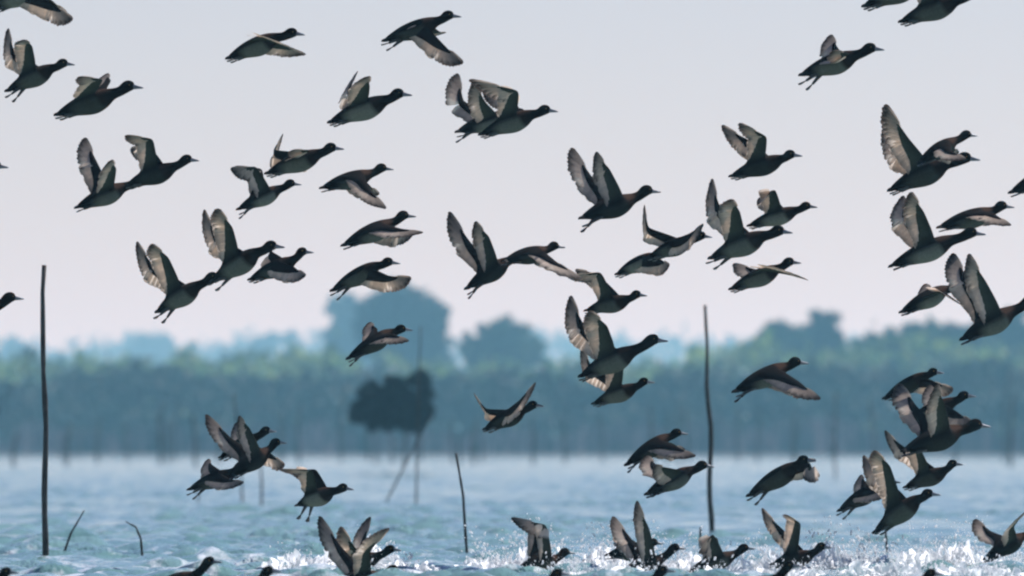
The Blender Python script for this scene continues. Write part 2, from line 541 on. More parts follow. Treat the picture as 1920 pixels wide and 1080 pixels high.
stake('wooden_stake', 'short stick stub left of the crouching wet duck', [(1313, 1030), (1314, 988)], wl(1030), 0.022)
stake('wooden_stake', 'short stub under the duck with rusty raised wing', [(1664, 1040), (1661, 992)], wl(1040), 0.022)
stake('wooden_stake', 'long slanted pole at the left edge, leaning right behind the thick stake', [(-60, 885), (0, 760), (70, 655)], wl(885), 0.045, taper=.5)
far_sticks = [(rnd.uniform(-60, 1980), rnd.uniform(860, 876), rnd.uniform(745, 815)) for _ in range(24)] + [(640, 866, 722), (560, 868, 760), (525, 866, 770), (705, 868, 790), (300, 868, 762), (240, 866, 790), (182, 868, 785), (410, 868, 770),
              (735, 868, 800), (850, 868, 790), (905, 866, 800), (1060, 868, 780), (1130, 866, 775), (1250, 868, 770), (1420, 866, 770), (1490, 868, 780), (1640, 868, 750), (1885, 866, 700), (1790, 868, 790)]
for i, (x, yb, yt) in enumerate(far_sticks):
    stake('fence_stake', 'thin blurred far stake standing in the water before the reeds', [(x, yb), (x + rnd.uniform(-3, 3), (yb + yt) / 2), (x + rnd.uniform(-9, 9), yt)], wl(yb), 0.14, 'blurred stakes before the far reeds')


# ------------------------------------------------------------------ ducks
NSEG = 16
DARK = np.array((0.008, 0.007, 0.007))
HEAD = np.array((0.008, 0.006, 0.005))
BREAST = np.array((0.02, 0.012, 0.009))
BELLY = np.array((0.115, 0.12, 0.095))
TAN = np.array((0.34, 0.20, 0.14))
UNDER = np.array((0.045, 0.05, 0.036))
PALE = np.array((0.80, 0.67, 0.55))
DUSK = np.array((0.06, 0.045, 0.038))


def eye_mesh():
    V, F = [], []
    for i in range(1, 4):
        a = math.pi * i / 4
        for k in range(6):
            b = 2 * math.pi * k / 6
            V.append((0.0028 * math.sin(a) * math.cos(b), 0.0028 * math.cos(a), 0.0028 * math.sin(a) * math.sin(b)))
    V += [(0, 0.0028, 0), (0, -0.0028, 0)]
    for i in range(2):
        for k in range(6):
            F.append((i * 6 + k, i * 6 + (k + 1) % 6, (i + 1) * 6 + (k + 1) % 6, (i + 1) * 6 + k))
    for k in range(6):
        F.append((18, (k + 1) % 6, k)); F.append((19, 12 + k, 12 + (k + 1) % 6))
    me = bpy.data.meshes.new('eye')
    me.from_pydata(V, [], F); me.materials.append(M_EYE)
    return me


EYE = eye_mesh()


def catmull(P, n):
    """points along a smooth curve through P, with parameter i/n."""
    out = []
    Q = [P[0] * 2 - P[1]] + list(P) + [P[-1] * 2 - P[-2]]
    for i in range(len(P) - 1):
        p0, p1, p2, p3 = Q[i:i + 4]
        for j in range(n):
            t = j / n
            out.append(0.5 * ((2 * p1) + (p2 - p0) * t + (2 * p0 - 5 * p1 + 4 * p2 - p3) * t * t + (3 * p1 - p0 - 3 * p2 + p3) * t ** 3))
    out.append(P[-1])
    return out


def feather(V, F, Cc, b, d, n, l, w, c_base, c_tip, tipfrom=0.72, bend=0.06):
    s = d.cross(n).normalized()
    us = (0, 0.3, 0.6, 0.88, 1.0)
    hw = (0.45, 0.62, 0.64, 0.60, 0.30)
    o = len(V)
    for u, h in zip(us, hw):
        c = b + d * (l * u) - n * (bend * l * u * u)
        t = min(1, max(0, (u - tipfrom + 0.18) / 0.36))
        col = c_base * (1 - t) + c_tip * t
        V.append(c - s * (w * h)); V.append(c + n * (0.03 * w)); V.append(c + s * (w * h))
        Cc += [col, col * 0.93, col]
    for i in range(4):
        a = o + 3 * i
        F.append((a, a + 1, a + 4, a + 3)); F.append((a + 1, a + 2, a + 5, a + 4))


def build_duck(label, T, S, H, near, far, off=0.0, bill=None, tw=(0, 0), feet=None, yaw=-1, hs=1.0, group='ducks of the flock', seed=0, pale=1.0, folded=False, chord=None):
    r = random.Random(seed * 7 + 3)
    Y = FOCUS + off
    px2m = Y / FPX
    # pixel polyline T-S-H gives position, pitch and, with a standard length, the yaw
    L = (math.dist(T, S) + math.dist(S, H)) * px2m
    L0 = 0.345
    size = min(1.12, max(0.86, L / L0)) * r.uniform(1.03, 1.12)
    if r.random() < 0.35: yaw = -yaw
    belly = BELLY * r.choice((0.2, 0.35, 0.6, 0.9, 1.3))
    missing = max(0.0, (L0 * size) ** 2 - L * L) ** 0.5
    T3, S3, H3 = at(*T, Y), at(*S, Y), at(*H, Y)
    fr = math.dist(T, S) / (math.dist(T, S) + math.dist(S, H))
    T3.y += -yaw * missing * 0.5; H3.y += yaw * missing * 0.5
    S3.y += yaw * missing * (fr - 0.5)
    origin = T3.lerp(S3, 0.6)
    T3 -= origin; S3 -= origin; H3 -= origin
    root = empty('duck', origin)
    z = size
    fwd = (S3 - T3).normalized()
    Zup = Vector((0, 0, 1))
    bdir = Vector((H3 - S3)).normalized()
    if bill is not None:
        B3 = at(*bill, Y) - origin
        hd_ = (B3 - H3); hd_.y = fwd.y * 0.3 * hd_.length; hd_.normalize()
    else:
        hd_ = (Vector((1, fwd.y * .6, 0)) * 0.9 + bdir * 0.35 + Vector((0, 0, -0.12))).normalized()
    # spine
    lenb = (S3 - T3).length
    up0 = (Zup - fwd * fwd.dot(Zup)).normalized()
    P = [T3 + fwd * 0.06 * lenb, T3.lerp(S3, 0.40), T3.lerp(S3, 0.74) - up0 * 0.004 * z, S3 + up0 * 0.0, S3.lerp(H3, 0.52) - up0 * 0.004 * z, H3 - hd_ * 0.006 * z, H3 + hd_ * 0.022 * z]
    prof = [  # u along control points, upper, lower, lateral radius
        (0.00, .008, .009, .020), (0.30, .016, .018, .028), (0.60, .024, .027, .036), (1.00, .032, .036, .045),
        (1.25, .036, .041, .050), (1.50, .039, .046, .054), (1.75, .041, .049, .056), (2.00, .041, .049, .056),
        (2.30, .038, .045, .052), (2.60, .034, .040, .045), (2.85, .029, .034, .037), (3.15, .023, .027, .028), (3.50, .0195, .0210, .0205),
        (4.00, .0185, .0195, .0185), (4.35, .0205, .0200, .0185), (4.70, .0240, .0215, .0200), (5.00, .0260, .0220, .0205), (5.40, .0230, .0195, .0185), (5.75, .0175, .0155, .0145), (6.00, .0115, .0115, .0105)]
    dense = catmull(P, 40)
    rings, V, C = [], [], []
    lats = []
    for (u, ru, rl, rw) in prof:
        i = min(len(dense) - 2, max(0, int(round(u * 40))))
        c = dense[i]
        t = (dense[min(i + 1, len(dense) - 1)] - dense[max(i - 1, 0)]).normalized()
        lat = Zup.cross(t)
        if lat.length < 0.05: lat = Vector((0, 1, 0))
        lat.normalize()
        upv = t.cross(lat)
        ring = []
        for j in range(NSEG):
            a = 2 * math.pi * j / NSEG
            rv = ru if math.sin(a) > 0 else rl
            ca, sa = math.cos(a), math.sin(a)
            fat = 1.06
            V.append(c + lat * (rw * ca * z * fat) + upv * (rv * sa * z * fat))
            ring.append(len(V) - 1)
            # plumage
            if u >= 3.3:
                col = HEAD
            elif u >= 2.45:
                f = min(1, (3.3 - u) / 0.6)
                col = HEAD * (1 - f) + BREAST * f
                if sa > 0.2 and 2.5 < u < 3.2: col = col * 0.9 + TAN * 0.1
            elif u <= 0.75:
                col = DARK
            else:
                bl = belly * pale
                f = min(1, max(0, (0.30 - sa) / 0.35))
                e = min(1, max(0, (u - 0.75) / 0.4)) * min(1, max(0, (2.75 - u) / 0.45))
                col = DARK * 1.3 * (1 - f * e) + bl * f * e
            C.append(col)
        rings.append(ring)
    F = []
    HR = (4, 5, 6, 7, 8)          # rings that carry the wing root, rear to front
    HR = (3, 4, 5, 6, 7, 8)
    holes = {}
    for side in (1, -1):
        jt, jb = (2, 1) if side == 1 else (6, 7)
        holes[side] = (jt, jb)
    for i in range(len(rings) - 1):
        for j in range(NSEG):
            j2 = (j + 1) % NSEG
            if HR[0] <= i < HR[-1] and (j == 1 or j == 6):
                continue
            F.append((rings[i][j], rings[i][j2], rings[i + 1][j2], rings[i + 1][j]))
    F.append(tuple(reversed(rings[0])))
    F.append(tuple(rings[-1]))

    # wings: continuous with the body through the opening at the shoulder
    for side, wing, twist in ((-1, near, tw[0]), (1, far, tw[1])):
        jt, jb = holes[side]
        top = [rings[i][jt] for i in reversed(HR)]
        bot = [rings[i][jb] for i in reversed(HR)]
        R0 = (V[top[0]] + V[bot[0]]) * 0.5
        Rb = (V[top[-1]] + V[bot[-1]]) * 0.5
        (wx, wy), (tx, ty) = wing
        Wp, Tp = at(wx, wy, Y) - origin, at(tx, ty, Y) - origin
        arm, hand = 0.125 * z, 0.205 * z
        d = Vector((Wp.x - R0.x, 0, Wp.z - R0.z))
        dm = math.hypot(d.x, d.z)
        if dm > 0.985 * arm: arm = dm / 0.985
        Wp.y = R0.y + side * math.sqrt(max(arm * arm - dm * dm, 0.0)) * (0.25 if folded else 1)
        d = Vector((Tp.x - Wp.x, 0, Tp.z - Wp.z))
        dm = math.hypot(d.x, d.z)
        if dm > 0.985 * hand: hand = dm / 0.985
        Tp.y = Wp.y + side * math.sqrt(max(hand * hand - dm * dm, 0.0)) * (0.1 if folded else 0.8)
        ad = (Wp - R0).normalized()
        hd = (Tp - Wp).normalized()
        hl = (Tp - Wp).length
        t = -fwd - ad * (-fwd).dot(ad)
        if t.length < 0.35:
            t = t + (-up0 - ad * (-up0).dot(ad)) * 0.6
        if chord is not None and side == -1:
            cv = Vector((chord[0], 0, -chord[1])).normalized()
            t = cv - ad * cv.dot(ad)
        t.normalize()
        if twist:
            t = Matrix.Rotation(R(twist), 3, ad) @ t
        nrm = ad.cross(t) * (1 if side == 1 else -1)
        nrm.normalize()          # dorsal side
        if nrm.dot(up0) < 0 and False:
            nrm = -nrm
        q = ad.rotation_difference(hd)
        th, nh = q @ t, q @ nrm
        # sections: position of leading edge, chord direction, normal, chord of the covert part, thickness
        secs = []
        for s_, ch, tk in ((0.30, .064, .0085), (0.62, .052, .0072), (0.92, .044, .0062)):
            secs.append((R0.lerp(Wp, s_), t, nrm, ch, tk))
        tm, nm_ = (t + th).normalized(), (nrm + nh).normalized()
        secs.append((Wp + (Tp - Wp) * 0.04, tm, nm_, .036, .0056))
        secs.append((Wp + (Tp - Wp) * 0.20, th, nh, .026, .0045))
        secs.append((Wp + (Tp - Wp) * 0.36, th, nh, .017, .0032))
        secs.append((Wp + (Tp - Wp) * 0.46, th, nh, .008, .0016))
        K = len(HR)
        pt, pb = top, bot
        for q_i, (p, tt, nn, ch, tk) in enumerate(secs):
            nt_, nb_ = [], []
            for k_ in range(K):
                x = k_ / (K - 1)
                e = math.sin(math.pi * (0.12 + 0.80 * x)) ** 0.7
                hgt = tk * z * e
                camber = 0.05 * ch * z * math.sin(math.pi * x)
                base = p + tt * (ch * z * (x - 0.10))
                V.append(base + nn * (hgt + camber)); nt_.append(len(V) - 1)
                C.append(DARK * (1.2 + x) + DUSK * 0.05)
                V.append(base + nn * (-hgt * 0.6 + camber)); nb_.append(len(V) - 1)
                C.append(UNDER * (0.55 + 0.6 * x))
            for k_ in range(K - 1):
                fa = (pt[k_], pt[k_ + 1], nt_[k_ + 1], nt_[k_]); fb = (pb[k_ + 1], pb[k_], nb_[k_], nb_[k_ + 1])
                F.append(fa if side == -1 else fa[::-1]); F.append(fb if side == -1 else fb[::-1])
            fa = (pb[0], pt[0], nt_[0], nb_[0]); fb = (pt[-1], pb[-1], nb_[-1], nt_[-1])
            F.append(fa if side == -1 else fa[::-1]); F.append(fb if side == -1 else fb[::-1])
            pt, pb = nt_, nb_
        fa = tuple(pt) + tuple(reversed(pb))
        F.append(fa if side == -1 else fa[::-1])
        # flight feathers
        fv, ff, fc = [], [], []
        ns = 10
        for i in range(ns):
            s_ = i / (ns - 1)
            b = R0.lerp(Wp, 0.06 + 0.92 * s_) + t * 0.030 * z - nrm * 0.0010 * (i % 2)
            dd = (t + ad * (-0.16 + 0.22 * s_)).normalized()
            if i < 2: dd = (dd * 0.8 + (Rb - R0).normalized() * 0.5).normalized()
            ln = (0.060 + 0.002 * math.sin(i * 1.7) + r.uniform(-.0025, .0025)) * z
            feather(fv, ff, fc, b, dd, nrm, ln, 0.030 * z, PALE * r.uniform(.8, 1.1) * pale, DUSK * r.uniform(.8, 1.4), 0.92)
        npf = 10
        for i in range(npf):
            s_ = i / (npf - 1)
            b = Wp + (Tp - Wp) * (0.44 * s_) + th * (0.022 * (1 - s_)) * z - nh * 0.0008 * (i % 2)
            ang = (math.pi / 2) * (s_ ** 0.5) * 0.985
            dd = (th * math.cos(ang) + hd * math.sin(ang)).normalized()
            ln = (0.060 * z * (1 - s_) + 0.57 * hl * s_) + 0.010 * z * math.sin(math.pi * s_) + r.uniform(-.003, .003) * z
            if i == npf - 1: ln *= 0.97
            cb = PALE * (1 - 0.55 * s_) * r.uniform(.85, 1.1) * pale + DUSK * 0.3 * s_
            feather(fv, ff, fc, b, dd, nh, ln, 0.029 * z * (1 - 0.30 * s_), cb, DUSK * r.uniform(.8, 1.3), 0.80 - 0.15 * s_, 0.04)
        mesh_obj('wing_feathers', fv, ff, M_FEATH, root, True, fc)

    body = mesh_obj('body', V, F, M_PLUM, root, True, C)
    sm = body.modifiers.new('smooth', 'SUBSURF'); sm.levels = 1; sm.render_levels = 1

    # tail fan
    fv, ff, fc = [], [], []
    tb = P[0] + fwd * 0.030 * z
    latT = Zup.cross(fwd).normalized()
    tl = (tb - T3).length
    for i in range(9):
        a = R(-20 + 40 * i / 8)
        dd = (-fwd * math.cos(a) + latT * math.sin(a)).normalized()
        feather(fv, ff, fc, tb + latT * (0.012 * math.sin(a * 2)) * z + up0 * (0.0012 * (i % 2)), dd, (up0 + latT * (0.9 * (i - 4) / 4)).normalized(), tl * (1.0 - 0.15 * abs(i - 4) / 4) + 0.008, 0.018 * z, DARK * 1.4, DARK * 1.8)
    mesh_obj('tail_feathers', fv, ff, M_FEATH, root, True, fc)

    # bill: flattened, widening to a rounded tip
    latH = Zup.cross(hd_).normalized()
    upH = hd_.cross(latH)
    bv, bf = [], []
    b0 = H3 + hd_ * 0.020 * z - upH * 0.002 * z
    for (x, hu, hl_, w_) in ((-.004, .0120, .0105, .0105), (.008, .0090, .0085, .0092), (.020, .0058, .0066, .0090), (.031, .0042, .0050, .0092), (.039, .0022, .0032, .0060)):
        for j in range(8):
            a = 2 * math.pi * j / 8
            bv.append(b0 + hd_ * x * z - upH * 0.09 * x * z + latH * (w_ * math.cos(a) * z) + upH * ((hu if math.sin(a) > 0 else hl_) * math.sin(a) * z))
    for i in range(4):
        for j in range(8):
            j2 = (j + 1) % 8
            bf.append((i * 8 + j, i * 8 + j2, (i + 1) * 8 + j2, (i + 1) * 8 + j))
    bf.append(tuple(range(7, -1, -1))); bf.append(tuple(32 + j for j in range(8)))
    mesh_obj('bill', bv, bf, M_BILL, root)
    for sd in (-1, 1):
        e = bpy.data.objects.new('eye', EYE); COL.objects.link(e); e.parent = root
        e.location = H3 + hd_ * 0.006 * z + upH * 0.006 * z + latH * sd * 0.0205 * z

    # legs with webbed feet, trailing beside the tail
    drop = 5 if feet is None else feet
    for sd in (-1, 1):
        hip = T3.lerp(S3, 0.36) - up0 * 0.020 * z + latT * sd * 0.022 * z
        an = R(drop * (0.75 if drop < 40 else 1) + 8 * sd * (1 if feet is not None else 0.2))
        ld = (-fwd * math.cos(an) - up0 * math.sin(an)).normalized()
        ll = (0.045 if feet is None else 0.062) * z
        ank = hip + ld * ll
        lv, lf = tube([hip, hip.lerp(ank, .5), ank], [0.012 * z, 0.008 * z, 0.0055 * z], 6)
        fd = (ld + up0 * 0.12).normalized()
        tip = ank + fd * 0.034 * z
        o_ = len(lv)
        sp = latT * 0.016 * z
        dn = fd.cross(latT).normalized() * 0.0022 * z
        lv += [ank - dn, ank + dn, tip - sp - dn, tip - sp + dn, tip + fd * 0.006 * z - dn, tip + fd * 0.006 * z + dn, tip + sp - dn, tip + sp + dn]
        a = o_
        lf += [(a, a + 2, a + 4, a + 6), (a + 1, a + 7, a + 5, a + 3), (a, a + 1, a + 3, a + 2), (a + 2, a + 3, a + 5, a + 4), (a + 4, a + 5, a + 7, a + 6), (a + 6, a + 7, a + 1, a)]
        mesh_obj('leg', lv, lf, M_LEG, root)
    tag(root, label, 'duck', group)
    return root


D_ = []


def duck(label, T, S, H, near, far, **kw):
    D_.append(1)
    if kw.get('group') == 'ducks taking off from the water': kw['off'] = kw.get('off', 0) - 0.9
    build_duck(label, T, S, H, near, far, seed=len(D_), **kw)


#     tail, neck base, head, near wing (wrist, tip), far wing (wrist, tip)
# --- top rows against the sky
duck('duck cut by the top left corner, its wing pointing down right', (-22, 18), (68, -24), (100, -36), ((100, 8), (138, 39)), ((95, 0), (120, 20)))
duck('duck at the upper left edge with short raised wings over its back', (10, 170), (92, 130), (120, 120), ((61, 88), (50, 76)), ((26, 98), (10, 50)), feet=25)
duck('duck with ragged dark wings folded over its back, upper left', (102, 215), (205, 178), (243, 163), ((195, 152), (152, 146)), ((205, 150), (193, 132)), off=.6)
duck('duck with long curved left wing, its head behind the next duck', (141, 390), (226, 352), (262, 338), ((219, 318), (211, 301)), ((180, 304), (156, 254)), off=1.2)
duck('duck with wings bent squarely back, right of the left-hand pair', (236, 346), (320, 315), (352, 300), ((287, 262), (238, 254)), ((276, 270), (240, 278)), off=-.3)
duck('duck at the left edge, only its bill tip showing high up', (-132, 348), (-48, 325), (-6, 312), ((-70, 290), (-100, 240)), ((-80, 300), (-120, 250)))
duck('duck at the left edge, head only, above the left stake', (-110, 602), (-15, 577), (18, 558), ((-40, 540), (-80, 490)), ((-50, 540), (-90, 500)))
duck('duck gliding with one thin wing edge pointing down, upper left centre', (424, 109), (512, 72), (549, 63), ((526, 86), (577, 104)), ((530, 84), (570, 98)), chord=(-80, -38))
duck('dark duck with broad wing pressed down, top centre', (717, 76), (812, 42), (842, 30), ((828, 82), (868, 121)), ((822, 58), (833, 57)), off=.4, feet=14)
duck('duck with short upright wings, centre top under the dark one', (615, 229), (716, 190), (748, 177), ((693, 165), (692, 145)), ((656, 168), (667, 130)), off=.2)
duck('duck with a curled wing tip above the square-winged duck', (497, 325), (592, 290), (622, 278), ((582, 284), (548, 283)), ((513, 282), (528, 249)), off=.9)
duck('duck with wing bent flat backwards like a letter T, left centre', (445, 393), (518, 356), (545, 344), ((480, 313), (432, 318)), ((490, 316), (438, 309)), off=-.4, feet=20)
duck('duck with wing swept down beneath it, left of centre', (601, 353), (688, 327), (716, 315), ((694, 356), (724, 392)), ((690, 345), (708, 362)), off=.3)
duck('rear duck of the overlapping pair at top centre', (855, 248), (942, 218), (976, 212), ((910, 195), (888, 152)), ((868, 190), (857, 133)), off=1.3, feet=16)
duck('front duck of the overlapping pair at top centre, wing folded back', (898, 252), (992, 216), (1023, 207), ((972, 172), (880, 150)), ((958, 176), (905, 172)), off=-.4)
duck('duck with two tall pointed wings, centre right in open sky', (1087, 410), (1180, 374), (1214, 357), ((1142, 318), (1114, 287)), ((1112, 336), (1072, 273)), feet=25)
duck('duck cut by the top edge, tail only, left of its neighbour', (1618, 11), (1716, -30), (1750, -44), ((1690, -60), (1660, -110)), ((1670, -60), (1640, -110)), off=.5)
duck('duck cut by the top edge at right, belly showing', (1687, 40), (1786, 3), (1818, -8), ((1750, -45), (1720, -95)), ((1730, -45), (1690, -90)))
duck('duck with dark edge-on wings and hanging foot, upper right', (1500, 140), (1596, 106), (1632, 92), ((1590, 104), (1556, 98)), ((1574, 92), (1559, 59)), off=.2, feet=30)
duck('duck with double swept-back wings alone at right, below the edge-on one', (1369, 330), (1458, 300), (1482, 291), ((1436, 258), (1384, 231)), ((1402, 262), (1353, 234)), off=.4)
duck('large duck with one long raised wing, far upper right', (1665, 357), (1768, 308), (1810, 297), ((1702, 262), (1657, 196)), ((1690, 280), (1660, 225)), off=.5)
duck('duck with lowered wing in front of the long-winged right duck', (1722, 305), (1785, 266), (1814, 252), ((1782, 285), (1806, 300)), ((1790, 275), (1800, 285)), off=-.6)
duck('duck cut by the right edge, tail only', (1891, 362), (1985, 318), (2018, 304), ((1978, 300), (1995, 250)), ((1970, 300), (1990, 255)))
# --- middle rows against the sky
duck('steeply climbing duck with split wings, leftmost of the middle row', (292, 585), (366, 538), (400, 520), ((316, 484), (287, 457)), ((286, 498), (252, 452)), off=.7, feet=20)
duck('duck with tall pale wings above the clump of three, left centre', (395, 528), (476, 476), (510, 462), ((436, 428), (411, 391)), ((408, 446), (378, 391)), off=-.2, feet=8)
duck('foremost duck of the left middle clump, wing hanging down', (466, 524), (545, 490), (568, 473), ((552, 502), (574, 519)), ((508, 472), (518, 455)), off=-1.0)
duck('duck gliding with wing level and forward, upper of two left of centre', (641, 461), (728, 420), (757, 404), ((748, 430), (793, 437)), ((745, 428), (775, 436)))
duck('duck gliding with wing level above the broad tree, trailing feet', (620, 545), (702, 500), (729, 492), ((726, 518), (771, 523)), ((722, 515), (750, 524)), off=.3, feet=18)
duck('small duck before the broad tree, pale underwing turned forward', (650, 673), (728, 625), (753, 617), ((738, 627), (766, 640)), ((706, 616), (689, 602)), off=.5, feet=12)
duck('climbing duck with two spread raised wings, middle of the sky', (872, 542), (946, 492), (978, 478), ((916, 444), (889, 416)), ((882, 456), (842, 395)), off=.9, feet=20)
duck('gliding duck with long low wing, joined to the climbing duck', (943, 490), (1016, 470), (1040, 461), ((1042, 492), (1092, 523)), ((1035, 485), (1070, 510)), off=-.3)
duck('duck with wing bent flat back, under the gliding duck', (1098, 582), (1172, 562), (1194, 553), ((1126, 511), (1063, 518)), ((1118, 512), (1078, 506)), off=.4)
duck('hunched duck with rusty lowered wing, centre right', (1155, 514), (1222, 482), (1254, 474), ((1238, 487), (1253, 499)), ((1225, 480), (1240, 490)), off=1.1)
duck('duck with curled far wing and pale near wing stretched forward', (1216, 482), (1288, 452), (1315, 443), ((1292, 440), (1316, 423)), ((1216, 428), (1207, 383)), off=.1)
duck('duck with wings raised in a fork, right of centre', (1330, 484), (1424, 444), (1460, 434), ((1385, 398), (1369, 374)), ((1350, 390), (1334, 333)), off=-.4, feet=14)
duck('duck with dark arched wing behind the fork-winged duck', (1402, 423), (1486, 396), (1512, 387), ((1452, 356), (1420, 384)), ((1445, 366), (1420, 372)), off=.7)
duck('small gliding duck with thin wing edge reaching right', (1368, 542), (1452, 506), (1480, 492), ((1468, 514), (1514, 525)), ((1420, 506), (1377, 491)), off=.8, chord=(-60, -22))
duck('long-necked duck with one broad raised wing, right side', (1666, 500), (1776, 452), (1822, 437), ((1730, 398), (1703, 361)), ((1704, 405), (1694, 364)), off=-.2)
duck('dark duck with rounded lowered wing, upper of the right-hand pair', (1757, 427), (1852, 398), (1880, 386), ((1862, 403), (1890, 424)), ((1860, 400), (1880, 412)), off=.6)
duck('small dark duck with pink wing edge pointing down, right', (1687, 586), (1768, 544), (1795, 537), ((1790, 566), (1818, 584)), ((1754, 542), (1736, 530)), off=.8, chord=(-50, -34))
duck('climbing duck with long raised wing at the right edge', (1800, 637), (1892, 586), (1935, 563), ((1846, 528), (1811, 477)), ((1816, 524), (1789, 471)), off=-.5)
# --- before the wood
duck('large duck with long raised wing before the wood, centre right', (1085, 706), (1180, 660), (1225, 638), ((1137, 612), (1104, 582)), ((1094, 610), (1068, 553)), off=-.5)
duck('duck partly hidden beneath the large centre duck', (1111, 757), (1186, 727), (1208, 716), ((1168, 688), (1138, 692)), ((1112, 692), (1089, 648)), off=.8)
duck('small duck with wings spread in a shallow V, above the reeds', (908, 805), (976, 770), (1000, 760), ((974, 752), (1004, 717)), ((912, 768), (886, 737)), off=.8, yaw=1)
duck('dark duck gliding with wing down, right of the tapering stake', (1374, 735), (1466, 690), (1493, 679), ((1496, 716), (1535, 748)), ((1488, 708), (1510, 735)), off=.2, feet=16)
# --- left low clump
duck('foremost duck of the low left clump, tan wing raised', (432, 893), (496, 848), (517, 830), ((467, 802), (447, 780)), ((432, 822), (385, 776)), off=-.4)
duck('rear duck of the low left clump, head showing highest', (412, 858), (474, 822), (500, 808), ((508, 850), (534, 872)), ((455, 815), (440, 790)), off=.5)
duck('lowest duck of the left clump with trailing feet', (352, 918), (428, 888), (452, 874), ((430, 897), (458, 905)), ((398, 874), (385, 860)), off=.2, feet=22)
duck('duck with wing bent back and two hanging feet, low left', (556, 948), (618, 922), (645, 915), ((586, 882), (524, 878)), ((592, 880), (540, 884)), off=-.6, feet=45)
# --- right low clump
duck('uppermost duck of the right low clump', (1657, 747), (1730, 706), (1750, 698), ((1750, 716), (1784, 730)), ((1745, 712), (1770, 722)), off=1.0)
duck('big front duck of the right low clump, tan wing upright', (1690, 846), (1792, 808), (1832, 797), ((1768, 758), (1751, 720)), ((1722, 766), (1689, 716)), off=-.9)
duck('middle duck of the right low clump, head above the front one', (1695, 792), (1784, 754), (1808, 742), ((1795, 775), (1818, 792)), ((1760, 745), (1745, 720)), off=.3)
duck('duck right under the big front duck of the right clump', (1697, 914), (1766, 884), (1786, 870), ((1726, 846), (1703, 838)), ((1692, 836), (1659, 808)), off=.6)
duck('dark duck with trailing feet left of the rusty-winged duck', (1572, 958), (1640, 916), (1668, 903), ((1642, 918), (1662, 926)), ((1625, 905), (1615, 890)), off=.7, feet=16)
duck('duck with rusty raised wing, low right', (1639, 999), (1716, 938), (1740, 926), ((1667, 874), (1637, 843)), ((1648, 884), (1619, 855)), off=-.5)
# --- low centre
duck('duck with pinkish lowered wing left of the tapering stake', (1172, 872), (1246, 822), (1270, 812), ((1268, 838), (1302, 855)), ((1262, 832), (1285, 845)), off=.5, feet=14)
duck('duck just under the pink-winged one, head touching the stake', (1210, 927), (1290, 884), (1318, 873), ((1252, 878), (1224, 872)), ((1232, 874), (1214, 853)), off=-.3)
duck('brown duck flying away with wing curled forward, low right of the stake', (1402, 930), (1486, 876), (1507, 863), ((1520, 868), (1502, 897)), ((1505, 860), (1530, 862)), off=.3, feet=18)
# --- taking off from the water
G = 'ducks taking off from the water'
duck('lower duck of the pair bursting from the water, left', (622, 1090), (706, 1080), (738, 1068), ((692, 1036), (730, 988)), ((640, 1028), (598, 966)), off=-1.6, group=G)
duck('rear duck of the pair bursting from the water, left', (628, 1066), (704, 1044), (733, 1030), ((668, 1030), (640, 985)), ((684, 1020), (692, 968)), off=.3, group=G)
duck('grey wet duck in the spray with wing bent back, centre', (975, 1062), (1036, 1050), (1060, 1036), ((1024, 984), (958, 972)), ((1014, 990), (972, 978)), off=-.4, group=G, pale=1.15)
duck('duck in the spray with one tall upright wing', (1168, 1070), (1234, 1050), (1266, 1028), ((1216, 990), (1192, 939)), ((1184, 1012), (1150, 967)), off=-.9, group=G)
duck('grey duck hidden behind the tall-winged duck in the spray', (1138, 1040), (1204, 1030), (1226, 1018), ((1184, 1012), (1158, 1010)), ((1180, 1008), (1160, 1000)), off=.4, group=G)
duck('hunched wet duck below the tapering stake', (1288, 1072), (1370, 1042), (1396, 1028), ((1336, 1001), (1308, 1035)), ((1345, 1008), (1320, 1020)), off=-.8, group=G)
duck('pale grey duck rising from spray with tan far wing, right of stake', (1448, 1058), (1516, 1040), (1540, 1025), ((1500, 982), (1474, 963)), ((1466, 992), (1428, 954)), off=-.6, group=G, pale=1.15)
duck('duck rising from the white spray at the right edge', (1845, 1048), (1912, 1008), (1938, 996), ((1898, 988), (1924, 952)), ((1860, 998), (1831, 972)), off=-.5, group=G)
G = 'ducks low in the water at the bottom edge'


def swimmer(label, H):
    x, y = H
    off = CAMH * FPX / (y + 56 - HOR) - FOCUS          # afloat: the waterline lies just under the body
    duck(label, (x - 112, y + 52), (x - 32, y + 28), H, ((x - 74, y + 28), (x - 116, y + 42)), ((x - 74, y + 28), (x - 116, y + 42)), off=off, group=G, folded=True)


swimmer('swimming duck at the bottom edge, left of the lower bursting pair', (394, 1053))
swimmer('swimming duck whose dark head pokes up just left of the bursting pair', (505, 1071))
swimmer('swimming duck at the bottom left corner, head top only', (14, 1073))
swimmer('swimming duck below the grey spray duck, dark head top only', (1046, 1076))
swimmer('swimming duck below the tall-winged spray duck, dark head only', (1243, 1070))
swimmer('swimming duck before the pale grey rising duck, dark head only', (1480, 1061))
swimmer('swimming duck at the bottom edge in the right-hand spray', (1745, 1076))


# ------------------------------------------------------------------ spray thrown up by the birds leaving the water
def mat_spray():
    m, nt, N, L, p = new_mat('white spray')
    p.inputs['Base Color'].default_value = (0.96, 0.97, 0.97, 1)
    p.inputs['Roughness'].default_value = 0.25
    tr = N.new('ShaderNodeBsdfTranslucent'); tr.inputs['Color'].default_value = (0.93, 0.95, 0.97, 1)
    ms = N.new('ShaderNodeMixShader'); ms.inputs[0].default_value = 0.65
    L.new(p.outputs[0], ms.inputs[1]); L.new(tr.outputs[0], ms.inputs[2])
    L.new(ms.outputs[0], N['Material Output'].inputs['Surface'])
    return m


